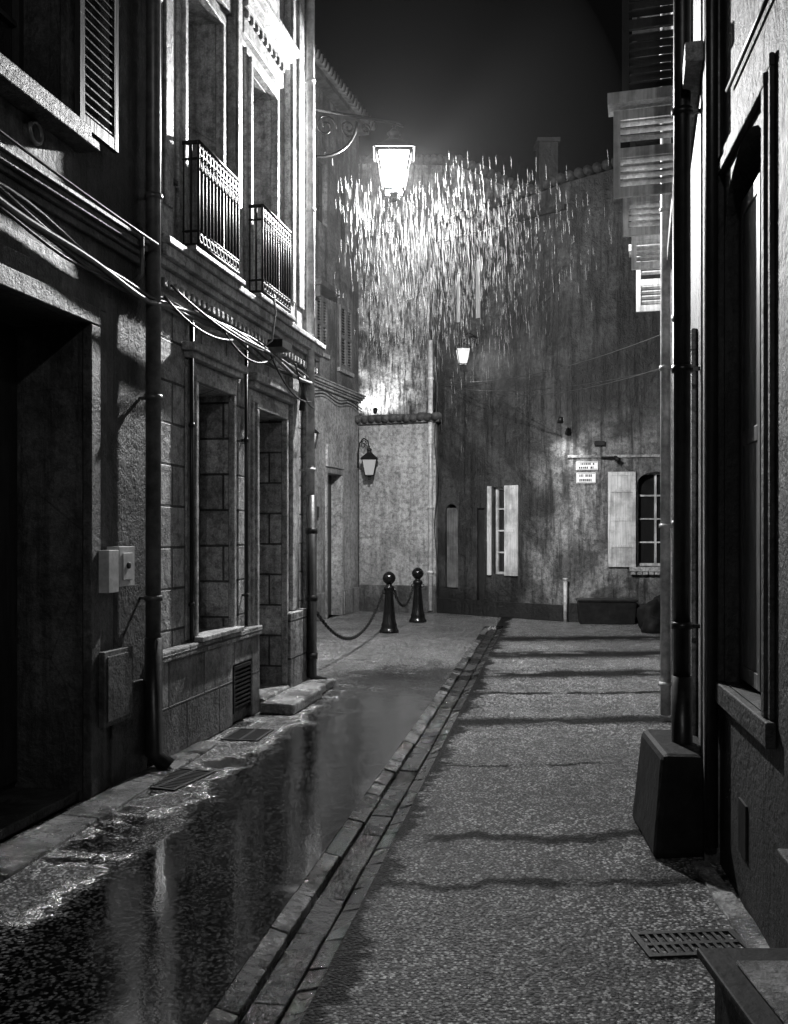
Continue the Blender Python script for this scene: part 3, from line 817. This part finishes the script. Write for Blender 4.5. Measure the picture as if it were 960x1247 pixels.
chain((0,15.35,.68),(.35,17.05,.66),.3,.08)

# ================================================================== lanterns
def lantern(m,c,h,fm=0,gm=1,bm=2):
    k=h/.8; c=Vector(c)
    tw,bw=.19*k,.11*k; zt,zb=.2*k,-.22*k
    T=[c+Vector((sx*tw,sy*tw,zt)) for sx,sy in ((-1,-1),(1,-1),(1,1),(-1,1))]
    Bt=[c+Vector((sx*bw,sy*bw,zb)) for sx,sy in ((-1,-1),(1,-1),(1,1),(-1,1))]
    for i in range(4):
        j=(i+1)%4
        m.tube([Bt[i],T[i]],.012*k,6,fm); m.tube([Bt[i],Bt[j]],.013*k,6,fm); m.tube([T[i],T[j]],.016*k,6,fm)
        s=.97
        m.face([c+(Bt[i]-c)*s,c+(Bt[j]-c)*s,c+(T[j]-c)*s,c+(T[i]-c)*s],gm)
    a=.235*k
    R0=[c+Vector((sx*a,sy*a,zt+.015*k)) for sx,sy in ((-1,-1),(1,-1),(1,1),(-1,1))]
    b=.07*k
    R1=[c+Vector((sx*b,sy*b,zt+.17*k)) for sx,sy in ((-1,-1),(1,-1),(1,1),(-1,1))]
    m.wedge(R0,R1,fm)
    m.lathe(c+Vector((0,0,zt+.17*k)),[(.075*k,0),(.06*k,.03*k),(.06*k,.07*k),(.085*k,.08*k),(.03*k,.13*k),(.015*k,.15*k),(.025*k,.17*k),(.005*k,.2*k)],12,fm)
    m.lathe(c+Vector((0,0,zb-.12*k)),[(.0,0),(.03*k,.015*k),(.035*k,.04*k),(.02*k,.06*k),(.05*k,.09*k),(.06*k,.112*k)],12,fm)
    m.lathe(c+Vector((0,0,.07*k)),[(.0,0),(.03*k,.02*k),(.04*k,.06*k),(.02*k,.11*k),(.02*k,.13*k)],12,bm)
def light(name,loc,power,rad=.06,spot=None,aim=None):
    l=bpy.data.lights.new(name,'SPOT' if spot else 'POINT'); l.energy=power; l.shadow_soft_size=rad
    o=bpy.data.objects.new(name,l); o.location=loc; scene.collection.objects.link(o)
    if spot:
        l.spot_size=math.radians(spot); l.spot_blend=.8
        o.rotation_euler=(Vector(aim)-Vector(loc)).to_track_quat('-Z','Y').to_euler()
    return o
def scroll(m,c,u,r,turns,mat,rad=.01,flip=1):
    Z=Vector((0,0,1)); pts=[]
    n=int(22*turns)
    for i in range(n+1):
        t=i/n; a=2*math.pi*turns*t; rr=r*(1-.85*t)
        pts.append(c+u*(rr*math.cos(a))+Z*(flip*rr*math.sin(a)))
    m.tube(pts,rad,6,mat)
LP=Vector((0,10.6,5.65)); wallp=Vector((-.91,10.17,6.12))
m=MB(); lantern(m,LP,.78); k1=m.obj('lantern',[M_iron,M_lampglass,M_bulb])
m=MB(); tip=Vector((LP.x,LP.y,6.2)); u=(tip-wallp); u.z=0; u.normalize()
m.tube([wallp+Vector((0,0,.05)),tip+Vector((0,0,.02)),tip+u*.12+Vector((0,0,.0))],.02,8,0)
m.tube([tip,LP+Vector((0,0,.5))],.012,8,0)
m.tube([wallp+Vector((0,0,-.5)),wallp+Vector((0,0,.2))],.02,8,0)
m.tube([wallp+u*(.55*math.sin(t*math.pi/2))+Vector((0,0,-.45+.47*(1-math.cos(t*math.pi/2)))) for t in [i/10 for i in range(0,11)]],.016,8,0)
scroll(m,wallp+u*.18+Vector((0,0,-.1)),u,.13,1.6,0,.012); scroll(m,wallp+u*.45+Vector((0,0,-.07)),u,.1,1.6,0,.012,flip=-1); scroll(m,wallp+u*.66+Vector((0,0,-.04)),u,.06,1.5,0)
k2=m.obj('wrought_bracket',[M_ironB])
l=light('lamp_light',LP+Vector((0,0,-.03)),5200,.06)
group('street_lantern',[k1,k2,l],LP)
c=FL.P(1.02,.45,5.02); m=MB(); lantern(m,c,.55); k1=m.obj('lantern',[M_iron,M_lampglass2,M_bulb2])
m=MB(); m.tube([FL.P(1.02,0,5.45),FL.P(1.02,.25,5.5),FL.P(1.02,.45,5.42),c+Vector((0,0,.3))],.012,8,0); m.tube([FL.P(1.02,.002,5.3),FL.P(1.02,.2,5.42)],.01,6,0); k2=m.obj('bracket',[M_iron])
group('wall_lantern',[k1,k2,light('lamp_light',c,30,.03)],c)
c=Vector((-.50,19.15,2.95)); wp=Vector((-.74,19.4,3.35)); m=MB(); lantern(m,c,.62); k1=m.obj('lantern',[M_iron,M_dimg,M_dimg])
m=MB(); u=Vector((c.x-wp.x,c.y-wp.y,0)).normalized(); pts=[wp+Vector((0,0,-.4)),wp+Vector((0,0,-.1)),wp+u*.05+Vector((0,0,.1)),wp+u*.17+Vector((0,0,.2)),wp+u*.3+Vector((0,0,.14)),c+Vector((0,0,.36))]
m.tube(pts,.014,8,0); scroll(m,wp+u*.17+Vector((0,0,.07)),u,.09,1.5,0,.009)
k2=m.obj('scroll_bracket',[M_iron]); group('wall_lantern',[k1,k2],c)
c=LC.P(16.75,.16,3.25); m=MB(); lantern(m,c,.5); m.tube([LC.P(16.75,0,3.55),LC.P(16.75,.14,3.6),c+Vector((0,0,.25))],.012,8,0); m.obj('wall_lantern',[M_iron,M_dimg,M_dimg])
# unseen lantern added behind the camera, on the shop building, to light camera-facing surfaces
c=G.P(-3.0,.75,5.2); m=MB(); lantern(m,c,.78); k1=m.obj('lantern',[M_iron,M_lampglass,M_bulb])
m=MB(); m.tube([G.P(-3.0,0,5.75),Vector((c.x,c.y,5.75)),c+Vector((0,0,.45))],.018,8,0); k2=m.obj('wrought_bracket',[M_iron])
group('street_lantern',[k1,k2,light('lamp_light',c,480,.06)],c)
def spotfix(name,loc,aim,power,ang):
    loc=Vector(loc); d=(Vector(aim)-loc).normalized(); m=MB(); m.tube([loc-d*.12,loc-d*.02],[.04,.055],12,0); m.tube([loc-d*.12,loc-d*.12+Vector((0,0,-.1))],.012,6,0)
    k=m.obj('housing',[M_iron]); group(name,[k,light('beam',loc,power,.03,ang,aim)],loc)
spotfix('spotlight',(-.40,20.4,4.3),(-.34,20.97,5.0),130,130)
spotfix('wall_spotlight',(2.95,16.75,3.55),(2.95,17.4,1.9),85,110)

m=MB()
for a,b,sg in (((.95,18.9,4.62),(1.8,18.2,4.55),.05),((.95,18.9,4.55),(4.0,11.0,3.75),.25),((1.0,18.9,4.65),(3.2,10.95,3.95),.2),((1.9,18.2,4.3),(3.2,10.9,3.55),.15)):
    m.tube(hang(a,b,sg,16),.005,5,0)
m.obj('overhead_cables',[M_cable])

# ------------------------------------------------------------------ rain falling through the lamp light
def rain():
    N=NT('rain_water'); d=N.n('BsdfDiffuse'); d.inputs[0].default_value=(.7,.7,.7,1); t=N.n('BsdfTransparent'); x=N.n('MixShader'); x.inputs[0].default_value=.6
    N.l(d.outputs[0],x.inputs[1]); N.l(t.outputs[0],x.inputs[2]); N.l(x.outputs[0],N.out.inputs[0])
    m=MB(); rr=random.Random(5); k=0
    while k<3000:
        x_=LP.x+.35+rr.gauss(0,.8); y_=LP.y+1.6+rr.uniform(-1.8,2.6); z_=5.85-abs(rr.gauss(0,.8))
        if x_<-.75+.2*(y_-10.6) or x_>2.6: continue
        if (Vector((x_,y_,z_))-LP).length<.6: continue
        L=rr.uniform(.07,.19); p=Vector((x_,y_,z_)); dirv=Vector((.05+rr.uniform(-.02,.02),.02,-1)).normalized()
        r=rr.uniform(.45,.95)
        m.tube([p,p+dirv*L*.3,p+dirv*L*.85,p+dirv*L],[.0002,.0006*r,.0008*r,.0003],3,0,cap=False)
        k+=1
    m.obj('rain',[N.mat])
rain()
def mist():  # mist ball added around the lamp to give it a glow
    N=NT('lamp_glow_mist'); v=N.n('VolumeScatter'); v.inputs['Color'].default_value=(1,1,1,1); v.inputs['Density'].default_value=.0010; v.inputs['Anisotropy'].default_value=.2
    N.l(v.outputs[0],N.out.inputs['Volume'])
    import bmesh
    bm=bmesh.new(); bmesh.ops.create_icosphere(bm,subdivisions=4,radius=2.6); me=bpy.data.meshes.new('lamp_glow_mist'); bm.to_mesh(me); bm.free(); me.materials.append(N.mat)
    o=bpy.data.objects.new('lamp_glow_mist',me); o.location=LP; scene.collection.objects.link(o)
mist()

# ------------------------------------------------------------------ world
w=bpy.data.worlds.new('World'); scene.world=w; w.use_nodes=True; t=w.node_tree; bg=t.nodes['Background']
sk=t.nodes.new('ShaderNodeTexSky'); sk.sky_type='NISHITA'; sk.sun_disc=False; sk.sun_elevation=math.radians(1); sk.sun_rotation=math.radians(160)
bw=t.nodes.new('ShaderNodeRGBToBW'); t.links.new(sk.outputs[0],bw.inputs[0]); t.links.new(bw.outputs[0],bg.inputs[0]); bg.inputs[1].default_value=.0035

cam=bpy.data.cameras.new('camera'); co=bpy.data.objects.new('camera',cam); scene.collection.objects.link(co)
co.location=(0,0,1.6); co.rotation_euler=(math.radians(90),0,0)
cam.sensor_fit='VERTICAL'; cam.sensor_height=36; cam.lens=1150/1247*36; cam.shift_y=26.5/1247; cam.clip_end=1000; cam.clip_start=.05
scene.camera=co
scene.view_settings.view_transform='Standard'; scene.view_settings.look='None'; scene.view_settings.exposure=0
